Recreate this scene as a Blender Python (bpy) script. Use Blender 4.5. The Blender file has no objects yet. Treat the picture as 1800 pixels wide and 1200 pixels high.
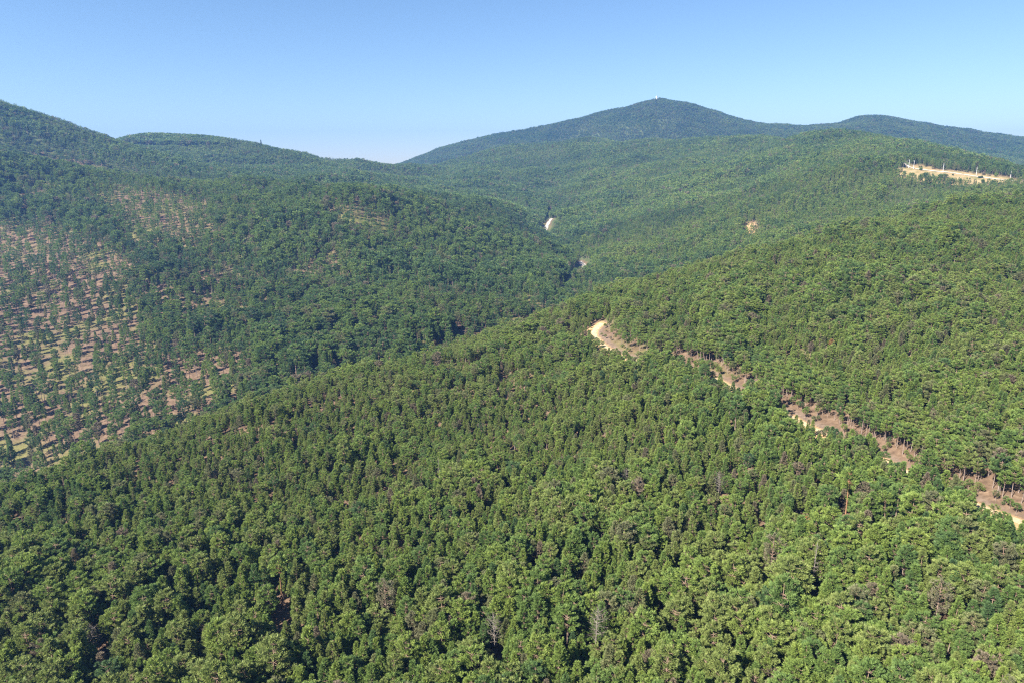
import bpy, math, random
import numpy as np
from mathutils import Vector, Matrix

SC = bpy.context.scene
COL = SC.collection
RNG = np.random.default_rng(7)
random.seed(7)

# ------------------------------------------------------------------ camera
PITCH = math.radians(14.04)
FPX, PW, PH = 1200.0, 1800.0, 1200.0
cam_d = bpy.data.cameras.new("camera")
cam = bpy.data.objects.new("camera", cam_d)
COL.objects.link(cam)
cam.location = (0, 0, 0)
cam.rotation_euler = (math.radians(90) - PITCH, 0, 0)
cam_d.sensor_width = 36.0
cam_d.lens = 36.0 * FPX / PW
cam_d.clip_start = 0.5
cam_d.clip_end = 40000
SC.camera = cam

# ------------------------------------------------------------------ sky, sun, exposure
SUN_EL = math.radians(40)
SUN_AZ = math.radians(229)          # clockwise from +Y: behind the camera, to the left
world = bpy.data.worlds.new("World")
SC.world = world
world.use_nodes = True
wn = world.node_tree
bg = wn.nodes["Background"]
sky = wn.nodes.new("ShaderNodeTexSky")
sky.sky_type = 'NISHITA'
sky.sun_disc = False
sky.sun_elevation = SUN_EL
sky.sun_rotation = SUN_AZ
sky.altitude = 1200
sky.air_density = 1.0
sky.dust_density = 0.4
sky.ozone_density = 1.8
shs = wn.nodes.new("ShaderNodeHueSaturation"); shs.inputs["Saturation"].default_value = 1.12; shs.inputs["Value"].default_value = 0.80
wn.links.new(sky.outputs[0], shs.inputs["Color"]); wn.links.new(shs.outputs[0], bg.inputs[0])
bg.inputs[1].default_value = 0.052
sd = bpy.data.lights.new("sun", 'SUN')
sd.energy = 5.0
sd.angle = math.radians(0.5)
sd.color = (1.0, 0.94, 0.84)
sun = bpy.data.objects.new("sun", sd)
COL.objects.link(sun)
sdir = Vector((math.sin(SUN_AZ) * math.cos(SUN_EL), math.cos(SUN_AZ) * math.cos(SUN_EL), math.sin(SUN_EL)))
sun.rotation_euler = (-sdir).to_track_quat('-Z', 'Y').to_euler()
sun.location = (-200, -200, 300)
SC.view_settings.view_transform = 'Standard'
SC.view_settings.look = 'None'
SC.view_settings.gamma = 1.0
SC.view_settings.exposure = 2.0
SC.cycles.max_bounces = 4
SC.cycles.diffuse_bounces = 3
SC.cycles.transparent_max_bounces = 8
SC.cycles.volume_bounces = 0
SC.cycles.filter_width = 1.25
SC.cycles.use_adaptive_sampling = False
SC.cycles.use_denoising = False
SC.cycles.denoiser = 'OPENIMAGEDENOISE'
SC.cycles.denoising_input_passes = 'RGB_ALBEDO_NORMAL'
SC.cycles.denoising_prefilter = 'ACCURATE'

# ------------------------------------------------------------------ helpers
def ray(px, py):
    a = (np.asarray(px, float) - PW / 2) / FPX
    b = (PH / 2 - np.asarray(py, float)) / FPX
    return a, math.cos(PITCH) + b * math.sin(PITCH), -math.sin(PITCH) + b * math.cos(PITCH)

def project(x, y, z):
    dep = y * math.cos(PITCH) - z * math.sin(PITCH)
    up = y * math.sin(PITCH) + z * math.cos(PITCH)
    return PW / 2 + FPX * x / dep, PH / 2 - FPX * up / dep, dep

def hash2(ix, iy, seed):
    h = (ix.astype(np.int64) * 374761393 + iy.astype(np.int64) * 668265263 + seed * 974634777) & 0xffffffff
    h = ((h ^ (h >> 13)) * 1274126177) & 0xffffffff
    h = h ^ (h >> 16)
    return (h & 0xffffff) / float(0xffffff)

def noise(x, y, seed=0):
    x = np.asarray(x, float); y = np.asarray(y, float)
    ix = np.floor(x); iy = np.floor(y)
    fx = x - ix; fy = y - iy
    fx = fx * fx * (3 - 2 * fx); fy = fy * fy * (3 - 2 * fy)
    a = hash2(ix, iy, seed); b = hash2(ix + 1, iy, seed)
    c = hash2(ix, iy + 1, seed); d = hash2(ix + 1, iy + 1, seed)
    return (a * (1 - fx) + b * fx) * (1 - fy) + (c * (1 - fx) + d * fx) * fy

def fbm(x, y, seed=0, oct=4):
    s = 0; amp = 0.5; f = 1.0
    for k in range(oct):
        s = s + amp * noise(x * f + 17.3 * k, y * f - 9.1 * k, seed + k)
        amp *= 0.5; f *= 2.03
    return s / (1 - 0.5 ** oct)

def pchip(xs, ys, xq):
    """monotone cubic; xs,ys are lists of arrays along the query axis (lines x columns)"""
    xs = np.asarray(xs); ys = np.asarray(ys)
    h = np.diff(xs, axis=0); d = np.diff(ys, axis=0) / h
    m = np.zeros_like(ys)
    w1 = 2 * h[1:] + h[:-1]; w2 = h[1:] + 2 * h[:-1]
    with np.errstate(all='ignore'):
        mm = (w1 + w2) / (w1 / d[:-1] + w2 / d[1:])
    ok = (d[:-1] * d[1:]) > 0
    m[1:-1] = np.where(ok, mm, 0)
    m[0] = d[0]; m[-1] = d[-1]
    out = np.zeros((len(xq), xs.shape[1]))
    for j in range(xs.shape[1]):
        i = np.clip(np.searchsorted(xs[:, j], xq) - 1, 0, xs.shape[0] - 2)
        t = (xq - xs[i, j]) / h[i, j]
        t = np.clip(t, 0, 1)
        h00 = 2*t**3-3*t**2+1; h10 = t**3-2*t**2+t; h01 = -2*t**3+3*t**2; h11 = t**3-t**2
        out[:, j] = h00*ys[i, j]+h10*h[i, j]*m[i, j]+h01*ys[i+1, j]+h11*h[i, j]*m[i+1, j]
    return out

# ------------------------------------------------------------------ terrain
# Ridges, creases and valley floors of the land, each a line of (column, row, distance).
# They are lofted into one height field: X = u*Y, Y = exp(w), Z = H(u, w).
LINES = [
 [(-100,1420,95),(900,1420,90),(1900,1420,80)],
 [(-100,1200,137),(450,1200,134),(900,1200,130),(1350,1200,124),(1900,1200,114)],
 [(-100,1010,172),(450,980,180),(900,950,184),(1350,925,184),(1800,900,160),(1950,900,155)],
 [(-100,925,205),(450,805,255),(900,720,300),(1350,690,275),(1800,660,255),(1950,650,250)],
 [(-150,885,225),(0,841,250),(130,800,272),(250,757,300),(500,670,350),(780,600,430),(950,551,500),(1010,528,540),(1150,482,570),(1300,447,600),(1500,396,640),(1700,357,660),(1800,348,665),(1950,335,670)],
 [(-150,'z',-196,300),(0,'z',-192,328),(250,'z',-177,382),(500,'z',-167,432),(780,'z',-164,512),(950,'z',-163,600),(1010,'z',-159,670),(1300,'z',-130,730),(1500,'z',-100,755),(1700,'z',-70,765),(1950,'z',-47,765)],
 [(-150,840,370),(0,803,400),(250,738,430),(500,652,490),(780,583,570),(950,534,690),(1010,506,820),(1100,485,860),(1300,437,860),(1500,388,840),(1700,349,830),(1800,339,830),(1950,325,830)],
 [(-150,620,500),(0,600,540),(250,555,600),(500,520,660),(780,480,760),(950,438,1000),(1010,480,935),(1100,455,960),(1300,410,960),(1500,362,920),(1700,330,900),(1800,326,900),(1950,312,900)],
 [(-150,430,740),(0,420,780),(250,352,900),(450,338,960),(620,324,985),(780,356,1130),(900,357,1380),(960,402,1400),(1015,464,1060),(1100,430,1060),(1300,385,1060),(1500,332,1000),(1620,314,1010),(1700,318,1000),(1800,322,985),(1950,322,980)],
 [(-150,235,1030),(0,264,1060),(150,290,1085),(250,308,1100),(450,320,1170),(620,334,1080),(780,345,1280),(900,342,1550),(960,362,1560),(1020,402,1300),(1100,382,1260),(1300,340,1220),(1500,288,1130),(1620,284,1090),(1700,297,1080),(1800,304,1075),(1950,310,1070)],
 [(-150,240,1110),(0,270,1140),(150,295,1165),(250,308,1180),(450,316,1240),(620,325,1250),(780,332,1450),(900,330,1700),(960,345,1680),(1020,380,1450),(1100,358,1420),(1300,318,1360),(1500,270,1240),(1620,272,1180),(1700,290,1140),(1800,301,1125),(1950,310,1120)],
 [(-150,122,1290),(0,177,1330),(100,207,1350),(210,248,1385),(300,279,1410),(400,300,1440),(450,299,1460),(620,300,1520),(780,322,1650),(900,310,1900),(960,320,1820),(1020,350,1620),(1100,330,1600),(1300,290,1500),(1500,250,1350),(1620,258,1270),(1700,280,1210),(1800,297,1180),(1950,310,1170)],
 [(-150,200,1500),(0,225,1530),(100,245,1540),(210,268,1560),(300,285,1580),(400,298,1600),(450,292,1620),(620,289,1700),(780,306,2000),(900,285,2250),(960,283,2200),(1020,300,1950),(1100,288,1920),(1300,265,1750),(1500,242,1480),(1620,256,1360),(1700,277,1290),(1800,297,1240),(1950,318,1215)],
 [(-150,230,1700),(0,240,1750),(180,262,1780),(215,252,1800),(240,245,1800),(300,243,1810),(390,244,1800),(440,254,1790),(550,272,1700),(700,292,1950),(780,288,2300),(850,268,2500),(980,243,2500),(1150,248,2300),(1300,241,2000),(1400,236,1850),(1480,230,1700),(1600,250,1500),(1700,273,1380),(1800,296,1300),(1950,325,1260)],
 [(-150,250,2200),(0,260,2250),(210,290,2300),(420,290,2350),(700,310,2600),(850,290,2900),(980,275,2900),(1150,272,2700),(1300,270,2500),(1480,275,2200),(1600,290,2000),(1700,310,1900),(1800,330,1850),(1950,340,1800)],
 [(-150,310,3300),(600,310,3400),(690,291,3450),(760,264,3450),(850,239,3450),(950,222,3450),(1050,200,3400),(1095,186,3400),(1125,176,3380),(1160,173,3380),(1200,176,3380),(1240,189,3400),(1300,210,3450),(1400,222,3500),(1480,216,3550),(1510,204,3600),(1540,199,3600),(1570,202,3600),(1600,211,3600),(1650,218,3600),(1750,236,3500),(1800,240,3450),(1950,262,3400)],
 [(-150,'z',-60,4300),(1950,'z',-60,4300)],
 [(-150,'z',-160,5600),(1950,'z',-160,5600)],
]
CANOPY = 11.0
NU, NW = 640, 720
U = np.linspace(-1.22, 1.22, NU)
W0, W1 = math.log(75), math.log(5600)
Wq = np.linspace(W0, W1, NW)
LW, LT = [], []
for k, ln in enumerate(LINES):
    us, ws, ts = [], [], []
    for p in ln:
        if p[1] == 'z':
            px, _, z, Y = p
            a, ry, _rz = ray(px, 450.0)
            us.append(a / ry); ws.append(math.log(Y)); ts.append(z / Y)
        else:
            px, py, Y = p
            a, ry, rz = ray(px, py)
            us.append(a / ry); ws.append(math.log(Y)); ts.append(rz / ry - CANOPY / Y)
    o = np.argsort(us)
    us = np.array(us)[o]; ws = np.array(ws)[o]; ts = np.array(ts)[o]
    uq = np.clip(U, us[0], us[-1])
    def sm(v):                                    # smooth along the ridge without losing its shape
        r = np.interp(uq, us, v)
        kk = np.exp(-0.5 * (np.arange(-14, 15) / (4.0 if k < 14 else 2.2)) ** 2); kk /= kk.sum()
        rp = np.pad(r, 14, mode='edge')
        return np.convolve(rp, kk, mode='valid')
    LW.append(sm(ws)); LT.append(sm(ts))
LW = np.array(LW); LT = np.array(LT)
for k in range(1, len(LW)):
    LW[k] = np.maximum(LW[k], LW[k - 1] + 0.03)
LW[0] = W0
T = pchip(LW, LT, Wq)                              # NW x NU : tangent of elevation
YY = np.exp(Wq)[:, None] * np.ones((1, NU))
XX = U[None, :] * YY
ZZ = T * YY
# folds and small relief of the land itself
amp = np.clip((YY - 700) / 700, 0, 1) * 17 * (1 - 0.55 * np.clip((YY - 2900) / 500, 0, 1))
rot_x = XX * 0.80 + YY * 0.60; rot_y = -XX * 0.60 + YY * 0.80
rg = 1 - np.abs(2 * fbm(rot_x / 420, rot_y / 240, 31, 3) - 1) * 2.0
ZZ += amp * (rg - 0.55)
ZZ += (fbm(XX / 38, YY / 38, 5, 4) - 0.5) * 3.0 * np.clip((YY - 60) / 200, 0.4, 1)

def sample(F, x, y):
    x = np.asarray(x, float); y = np.maximum(np.asarray(y, float), 75.01)
    fu = np.clip((x / y - U[0]) / (U[1] - U[0]), 0, NU - 1.001)
    fw = np.clip((np.log(y) - W0) / (Wq[1] - Wq[0]), 0, NW - 1.001)
    i = fw.astype(int); j = fu.astype(int); a = fw - i; b = fu - j
    return (F[i, j]*(1-a)*(1-b) + F[i+1, j]*a*(1-b) + F[i, j+1]*(1-a)*b + F[i+1, j+1]*a*b)

def ground(x, y):
    return sample(ZZ, x, y)

def hit(px, py, y0=80.0, y1=5000.0):
    """where the line of sight first meets the ground"""
    a, ry, rz = ray(px, py)
    ys = np.exp(np.linspace(math.log(y0), math.log(y1), 5000))
    xs = a / ry * ys; zs = rz / ry * ys
    d = zs - ground(xs, ys)
    idx = np.nonzero(d <= 0)[0]
    k = idx[0] if len(idx) else len(ys) - 1
    return float(xs[k]), float(ys[k])

def polyline(pts, n, **kw):
    g = np.array([hit(px, py, **kw) for px, py in pts])
    seg = np.r_[0, np.cumsum(np.hypot(*np.diff(g, axis=0).T))]
    s = np.linspace(0, seg[-1], n)
    out = np.c_[np.interp(s, seg, g[:, 0]), np.interp(s, seg, g[:, 1])]
    kk = np.ones(7) / 7
    for _ in range(2):
        for c in range(2):
            out[:, c] = np.convolve(np.pad(out[:, c], 3, mode='edge'), kk, mode='valid')
    return out

TRACK = polyline([(1062,566),(1040,584),(1058,606),(1090,627),(1130,637),(1180,640),(1230,650),(1270,672),
                  (1310,695),(1365,718),(1405,742),(1465,768),(1530,797),(1590,828),(1650,858),(1720,890),(1800,922),(1900,960)], 150)
HILLROAD = polyline([(1578,283),(1597,295),(1606,297),(1640,301),(1680,305),(1720,311),(1760,317),(1800,322)], 70, y0=900)
VALLEYROAD = [polyline([(1008,487),(1017,481),(1024,475),(1029,469),(1024,463),(1016,459)], 24, y0=860),
              polyline([(957,410),(958,402),(963,395),(966,390),(970,384)], 24, y0=1150)]

def road_dist(x, y, line):
    """signed distance to a polyline (positive = uphill/far side)"""
    x = np.asarray(x); y = np.asarray(y)
    best = np.full(x.shape, 1e9); sg = np.zeros(x.shape); zr = np.zeros(x.shape)
    for a, b in zip(line[:-1], line[1:]):
        e = b - a; L = np.hypot(*e) + 1e-9; e = e / L
        t = np.clip((x - a[0]) * e[0] + (y - a[1]) * e[1], 0, L)
        dx = x - a[0] - t * e[0]; dy = y - a[1] - t * e[1]
        d = np.hypot(dx, dy)
        c = e[0] * dy - e[1] * dx
        m = d < best
        best = np.where(m, d, best); sg = np.where(m, np.sign(c), sg)
    return best, sg

def near_mask(line, r):
    return (XX > line[:, 0].min() - r) & (XX < line[:, 0].max() + r) & (YY > line[:, 1].min() - r) & (YY < line[:, 1].max() + r)

# bench cut for the forest track, bank above it, spill below it
trk_d = np.full(XX.shape, 1e3); 
m = near_mask(TRACK, 25)
d, s = road_dist(XX[m], YY[m], TRACK)
# uphill side sign: probe ground to both sides of the middle
mid = TRACK[75]; e = TRACK[76] - TRACK[74]; e /= np.hypot(*e); nrm = np.array([-e[1], e[0]])
up_sign = 1.0 if ground(*(mid + nrm * 12)) > ground(*(mid - nrm * 12)) else -1.0
trk_d[m] = d * s * up_sign
ZZ0 = ZZ.copy()
zc = sample(ZZ0, TRACK[:, 0], TRACK[:, 1])
def track_z(x, y):
    i = np.argmin((x[:, None] - TRACK[None, :, 0]) ** 2 + (y[:, None] - TRACK[None, :, 1]) ** 2, axis=1)
    return zc[i]
zt = track_z(XX[m], YY[m])
ad = np.abs(trk_d[m])
wgt = np.clip((9 - ad) / 6.5, 0, 1)
ZZ[m] = ZZ[m] * (1 - wgt) + zt * wgt
hill_d = np.full(XX.shape, 1e3)
m = near_mask(HILLROAD, 40); d, s = road_dist(XX[m], YY[m], HILLROAD); hill_d[m] = d
vr_d = np.full(XX.shape, 1e3)
for ln in VALLEYROAD:
    m = near_mask(ln, 60); d, s = road_dist(XX[m], YY[m], ln); vr_d[m] = np.minimum(vr_d[m], d)

PX, PY, DEP = project(XX, YY, ZZ)
# ---- land cover: how open the wood is (0 dense .. 1 bare) in world space
def blob(px, py, cx, cy, rx, ry, rot=0.0, soft=0.35):
    c, s_ = math.cos(math.radians(rot)), math.sin(math.radians(rot))
    dx = px - cx; dy = py - cy
    r = np.sqrt(((dx*c+dy*s_)/rx)**2 + ((-dx*s_+dy*c)/ry)**2)
    return np.clip((1 + soft - r) / (2 * soft), 0, 1)

yy = YY
leftside = (YY > 330) & (YY < 1060)
OPEN = np.zeros(XX.shape)
OPEN = np.maximum(OPEN, leftside * 0.88 * blob(PX, PY, 20, 655, 245, 200, 12, 0.4))
OPEN = np.maximum(OPEN, leftside * 0.86 * blob(PX, PY, 280, 690, 170, 60, -18, 0.5))
OPEN = np.maximum(OPEN, leftside * 0.55 * blob(PX, PY, 60, 470, 180, 70, 10))
OPEN = np.maximum(OPEN, leftside * 0.5 * blob(PX, PY, 270, 375, 110, 50, 15, .5))
OPEN = np.maximum(OPEN, leftside * 0.74 * blob(PX, PY, 640, 390, 56, 22, 18, .5))
OPEN = np.maximum(OPEN, leftside * 0.75 * blob(PX, PY, 578, 460, 16, 26, -25))
OPEN = np.maximum(OPEN, leftside * 0.80 * blob(PX, PY, 600, 348, 50, 4, 0))
OPEN = np.maximum(OPEN, leftside * 0.80 * blob(PX, PY, 680, 350, 22, 5, 8))
OPEN = np.maximum(OPEN, ((YY > 1000) & (YY < 1600)) * 0.7 * blob(PX, PY, 120, 285, 70, 8, 10))
OPEN = np.maximum(OPEN, leftside * (PX < 960) * 0.8 * np.clip((fbm(XX / 20, YY / 20, 123, 3) - .64) * 9, 0, 1))
OPEN = np.clip(OPEN * (0.72 + 0.38 * fbm(XX / 35, YY / 35, 77, 3)), 0, 0.84)
CLEAR = ((YY > 930) & (YY < 1160)) * np.maximum.reduce([blob(PX, PY, 1676, 314, 98, 12.5, 5.5, 0.25), blob(PX, PY, 1612, 306, 34, 14, 0, .3), blob(PX, PY, 1745, 319, 46, 10, 4, .3)])
CLEAR = CLEAR * (0.7 + 0.5 * fbm(XX / 14, YY / 14, 3, 3))
OPEN = np.maximum(OPEN, np.clip(CLEAR * 1.3, 0, 1))
OPEN = np.maximum(OPEN, ((YY > 870) & (YY < 1400)) * 0.99 * blob(PX, PY, 1320, 408, 13, 17, 10, 0.3))
SOIL = ((YY > 870) & (YY < 1400)) * 1.0 * blob(PX, PY, 1320, 403, 12, 11, 10, 0.3)
tb = np.abs(trk_d + (-2.0) ) 
VPX = [1030, 1045, 1130, 1150, 1230, 1255, 1300, 1320, 1360, 1375, 1490, 1505, 1540, 1555, 1610, 1625, 1700, 1715, 1900]
VV = [0.8, 1, 1, .6, .65, 1, 1, .4, .45, .9, .95, .4, .4, .85, .9, .4, .5, 1, 1]
tvis = np.interp(PX, VPX, VV)
bank = np.clip((trk_d - 2) / 1.0, 0, 1) * np.clip((0.8 + 6.2 * tvis + 5 * (fbm(XX / 18, YY / 18, 9, 2) - .5) - trk_d) / 2.5, 0, 1)
spill = np.clip((trk_d + 5.5 + 4 * (fbm(XX / 7, YY / 7, 19, 2) - .5)) / 1.5, 0, 1) * np.clip((3 - trk_d) / 1.0, 0, 1)
NOTREE = np.maximum(bank, (trk_d > -1.2 - 3.6 * tvis) & (trk_d < 1 + 1.5 * tvis))
NOTREE = np.maximum(NOTREE, hill_d < 5)
NOTREE = np.maximum(NOTREE, vr_d < 11)
GAPS = [np.vstack([ln * (1 - 13.0 / ln[:, 1:2]) ]) for ln in VALLEYROAD]
GAPS += [polyline([(975,528),(990,515),(1002,498),(1007,484),(1003,470)], 20, y0=700), polyline([(955,392),(965,383),(960,374),(972,366)], 16, y0=1150),
         polyline([(1316,402),(1320,400),(1325,402)], 5, y0=870) * np.array([1, 1]) - np.array([0, 10.0])]
for ln in GAPS:
    m = near_mask(ln, 60); d, s_ = road_dist(XX[m], YY[m], ln); g_ = NOTREE[m]; NOTREE[m] = np.maximum(g_, d < (13 if ln is not GAPS[2] and ln is not GAPS[3] else 5))
TOWER = (lambda k: (float(XX[k[0], k[1]]), float(YY[k[0], k[1]])))((lambda j: (int(np.argmax(np.where((YY[:, j] > 3100) & (YY[:, j] < 3700), T[:, j], -9))), j))(int(np.argmin(np.abs(U - ray(1153, 172)[0] / ray(1153, 172)[1])))))
NOTREE = np.maximum(NOTREE, (XX - TOWER[0]) ** 2 + (YY - TOWER[1] + 14) ** 2 < 17 ** 2)
SAND = np.clip(np.maximum(spill, SOIL), 0, 1)
GRASS = np.clip((fbm(XX / 26, YY / 26, 55, 4) - 0.47) * 5, 0, 1)
GRASS *= (YY > 330) * 0.8
GRASS = np.maximum(GRASS, leftside * blob(PX, PY, 650, 400, 70, 26, 18) * (0.3 + fbm(XX / 16, YY / 16, 58, 3)))
GRASS = GRASS * (1 - bank)
DRY = np.clip(CLEAR * 1.6, 0, 1)

me = bpy.data.meshes.new("hills")
verts = np.stack([XX, YY, ZZ], -1).reshape(-1, 3)
ii, jj = np.meshgrid(np.arange(NW - 1), np.arange(NU - 1), indexing='ij')
q = (ii * NU + jj).ravel()
faces = np.stack([q, q + 1, q + NU + 1, q + NU], -1)
def fast_mesh(me, verts, faces, smooth=False):
    nv, nf, k = len(verts), len(faces), faces.shape[1]
    me.vertices.add(nv); me.vertices.foreach_set("co", np.ascontiguousarray(verts, dtype=np.float32).ravel())
    me.loops.add(nf * k); me.loops.foreach_set("vertex_index", np.ascontiguousarray(faces, dtype=np.int32).ravel())
    me.polygons.add(nf); me.polygons.foreach_set("loop_start", np.arange(0, nf * k, k, dtype=np.int32))
    me.update(calc_edges=True); me.validate()
    if smooth:
        me.polygons.foreach_set("use_smooth", np.ones(nf, dtype=bool))
def add_attr(me, name, vals):
    a = me.attributes.new(name, 'FLOAT', 'POINT'); a.data.foreach_set("value", np.ascontiguousarray(vals, dtype=np.float32).ravel())
fast_mesh(me, verts, faces, True)
add_attr(me, "sand", SAND); add_attr(me, "grass", GRASS); add_attr(me, "dry", DRY); add_attr(me, "bank", bank)
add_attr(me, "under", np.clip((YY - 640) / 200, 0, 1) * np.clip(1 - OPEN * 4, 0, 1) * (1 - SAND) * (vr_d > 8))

# ------------------------------------------------------------------ materials
def new_mat(name):
    m = bpy.data.materials.new(name); m.use_nodes = True
    nt = m.node_tree; b = nt.nodes["Principled BSDF"]
    b.inputs["Roughness"].default_value = 0.85
    b.inputs["Specular IOR Level"].default_value = 0.15
    return m, nt, b
def N(nt, t, **kw):
    n = nt.nodes.new(t)
    for k, v in kw.items(): setattr(n, k, v)
    return n
def mixc(nt, fac, a, b, mode='MIX'):
    n = N(nt, "ShaderNodeMix", data_type='RGBA', blend_type=mode)
    for s, v in ((0, fac), (6, a), (7, b)):
        if hasattr(v, "links") or hasattr(v, "is_linked"): nt.links.new(v, n.inputs[s])
        else: n.inputs[s].default_value = v if s == 0 else (*v, 1)
    return n.outputs[2]
def attr(nt, name, typ='GEOMETRY'):
    n = N(nt, "ShaderNodeAttribute", attribute_name=name, attribute_type=typ); return n.outputs["Fac"]
def ntex(nt, vec, scale, detail=4, rough=0.55):
    n = N(nt, "ShaderNodeTexNoise"); n.inputs["Scale"].default_value = scale
    n.inputs["Detail"].default_value = detail; n.inputs["Roughness"].default_value = rough
    nt.links.new(vec, n.inputs["Vector"]); return n.outputs["Fac"]
def ramp(nt, fac, stops):
    n = N(nt, "ShaderNodeValToRGB"); r = n.color_ramp
    while len(r.elements) < len(stops): r.elements.new(0.5)
    for e, (p, c) in zip(r.elements, stops): e.position = p; e.color = (*c, 1) if len(c) == 3 else c
    nt.links.new(fac, n.inputs[0]); return n.outputs[0]

gm, nt, b = new_mat("forest floor")
pos = N(nt, "ShaderNodeNewGeometry").outputs["Position"]
litter = ramp(nt, ntex(nt, pos, 0.35, 8, 0.7), [(0.3, (0.05, 0.033, 0.02)), (0.52, (0.125, 0.082, 0.052)), (0.72, (0.20, 0.138, 0.09))])
grassc = ramp(nt, ntex(nt, pos, 0.5, 8, 0.7), [(0.3, (0.06, 0.065, 0.02)), (0.7, (0.16, 0.155, 0.045))])
sandc = ramp(nt, ntex(nt, pos, 0.4, 8, 0.7), [(0.3, (0.30, 0.17, 0.075)), (0.7, (0.48, 0.33, 0.17))])
bankc = ramp(nt, ntex(nt, pos, 0.6, 8, 0.75), [(0.3, (0.07, 0.048, 0.033)), (0.7, (0.21, 0.155, 0.115))])
dryc = ramp(nt, ntex(nt, pos, 0.12, 8, 0.7), [(0.35, (0.12, 0.12, 0.04)), (0.55, (0.28, 0.20, 0.10)), (0.75, (0.34, 0.25, 0.15))])
c = mixc(nt, attr(nt, "grass"), litter, grassc)
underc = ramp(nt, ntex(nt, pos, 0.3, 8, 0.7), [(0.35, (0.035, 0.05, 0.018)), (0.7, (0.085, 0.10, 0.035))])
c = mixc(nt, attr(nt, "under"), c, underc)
c = mixc(nt, attr(nt, "bank"), c, bankc)
c = mixc(nt, attr(nt, "dry"), c, dryc)
c = mixc(nt, attr(nt, "sand"), c, sandc)
nt.links.new(c, b.inputs["Base Color"])
bp = N(nt, "ShaderNodeBump"); bp.inputs["Strength"].default_value = 0.6; bp.inputs["Distance"].default_value = 0.5
nt.links.new(ntex(nt, pos, 0.8, 8, 0.7), bp.inputs["Height"]); nt.links.new(bp.outputs[0], b.inputs["Normal"])
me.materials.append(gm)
hills = bpy.data.objects.new("hills", me); COL.objects.link(hills)
hills["kind"] = "structure"; hills["label"] = "rolling hills and valley floor under the forest"

# plain far below that carries the land on, past the sides and behind the camera
pm = bpy.data.meshes.new("ground")
R = 6500.0
gv = []; gn = 40
for j in range(gn + 1):
    for i in range(gn + 1):
        gv.append((-R + 2 * R * i / gn, -2000 + 8400 * j / gn, -215 - 3 * math.sin(i * .9) * math.cos(j * .7)))
gf = np.array([[j*(gn+1)+i, j*(gn+1)+i+1, (j+1)*(gn+1)+i+1, (j+1)*(gn+1)+i] for j in range(gn) for i in range(gn)])
fast_mesh(pm, np.array(gv), gf, True)
pmat, nt, b = new_mat("wooded plain")
pos = N(nt, "ShaderNodeNewGeometry").outputs["Position"]
nt.links.new(ramp(nt, ntex(nt, pos, 0.02, 8, 0.7), [(0.35, (0.03, 0.05, 0.02)), (0.7, (0.07, 0.09, 0.035))]), b.inputs["Base Color"])
pm.materials.append(pmat)
go = bpy.data.objects.new("ground", pm); COL.objects.link(go); go["kind"] = "structure"

# needles
TONES = [(0.0, (0.060, 0.108, 0.045)), (0.25, (0.088, 0.147, 0.044)), (0.5, (0.128, 0.193, 0.046)),
         (0.72, (0.172, 0.228, 0.048)), (0.84, (0.145, 0.15, 0.075)), (0.92, (0.18, 0.145, 0.10)), (0.96, (0.30, 0.15, 0.06))]
def foliage(name, stops):
    m, nt, b = new_mat(name)
    tone = attr(nt, "tone", 'INSTANCER')
    r = N(nt, "ShaderNodeValToRGB")
    r.color_ramp.interpolation = 'LINEAR'
    while len(r.color_ramp.elements) < len(stops): r.color_ramp.elements.new(0.5)
    for e, (p, c_) in zip(r.color_ramp.elements, stops): e.position = p; e.color = (*c_, 1)
    nt.links.new(tone, r.inputs[0])
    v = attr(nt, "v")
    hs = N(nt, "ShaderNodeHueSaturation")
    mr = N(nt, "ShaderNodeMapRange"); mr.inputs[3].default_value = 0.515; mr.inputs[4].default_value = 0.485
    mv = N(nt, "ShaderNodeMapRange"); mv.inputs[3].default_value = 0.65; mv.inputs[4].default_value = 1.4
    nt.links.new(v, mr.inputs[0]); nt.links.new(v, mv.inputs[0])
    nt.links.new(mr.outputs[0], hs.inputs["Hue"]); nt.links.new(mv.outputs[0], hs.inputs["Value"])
    nt.links.new(r.outputs[0], hs.inputs["Color"])
    nt.links.new(hs.outputs[0], b.inputs["Base Color"])
    b.inputs["Roughness"].default_value = 0.6
    b.inputs["Specular IOR Level"].default_value = 0.25
    tr = N(nt, "ShaderNodeBsdfTranslucent"); nt.links.new(hs.outputs[0], tr.inputs["Color"])
    mx = N(nt, "ShaderNodeMixShader"); mx.inputs[0].default_value = 0.38
    nt.links.new(b.outputs[0], mx.inputs[1]); nt.links.new(tr.outputs[0], mx.inputs[2])
    nt.links.new(mx.outputs[0], nt.nodes["Material Output"].inputs["Surface"])
    return m
M_needle = foliage("pine needles", TONES)
M_leaf = foliage("broad leaves", [(0.0, (0.05, 0.10, 0.022)), (0.5, (0.075, 0.14, 0.03)), (0.8, (0.11, 0.16, 0.045)), (0.95, (0.16, 0.17, 0.07))])
M_bark, nt, b = new_mat("pine bark")
tc = N(nt, "ShaderNodeTexCoord").outputs["Object"]
sep = N(nt, "ShaderNodeSeparateXYZ"); nt.links.new(tc, sep.inputs[0])
mz = N(nt, "ShaderNodeMapRange"); mz.inputs[1].default_value = 4; mz.inputs[2].default_value = 9; nt.links.new(sep.outputs[2], mz.inputs[0])
c1 = ramp(nt, ntex(nt, tc, 3, 6, 0.7), [(0.3, (0.10, 0.07, 0.055)), (0.7, (0.30, 0.24, 0.20))])
c2 = ramp(nt, ntex(nt, tc, 3, 6, 0.7), [(0.3, (0.12, 0.08, 0.055)), (0.7, (0.26, 0.18, 0.13))])
nt.links.new(mixc(nt, mz.outputs[0], c1, c2), b.inputs["Base Color"])
M_dead, nt, b = new_mat("dead grey wood")
tc = N(nt, "ShaderNodeTexCoord").outputs["Object"]
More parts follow.
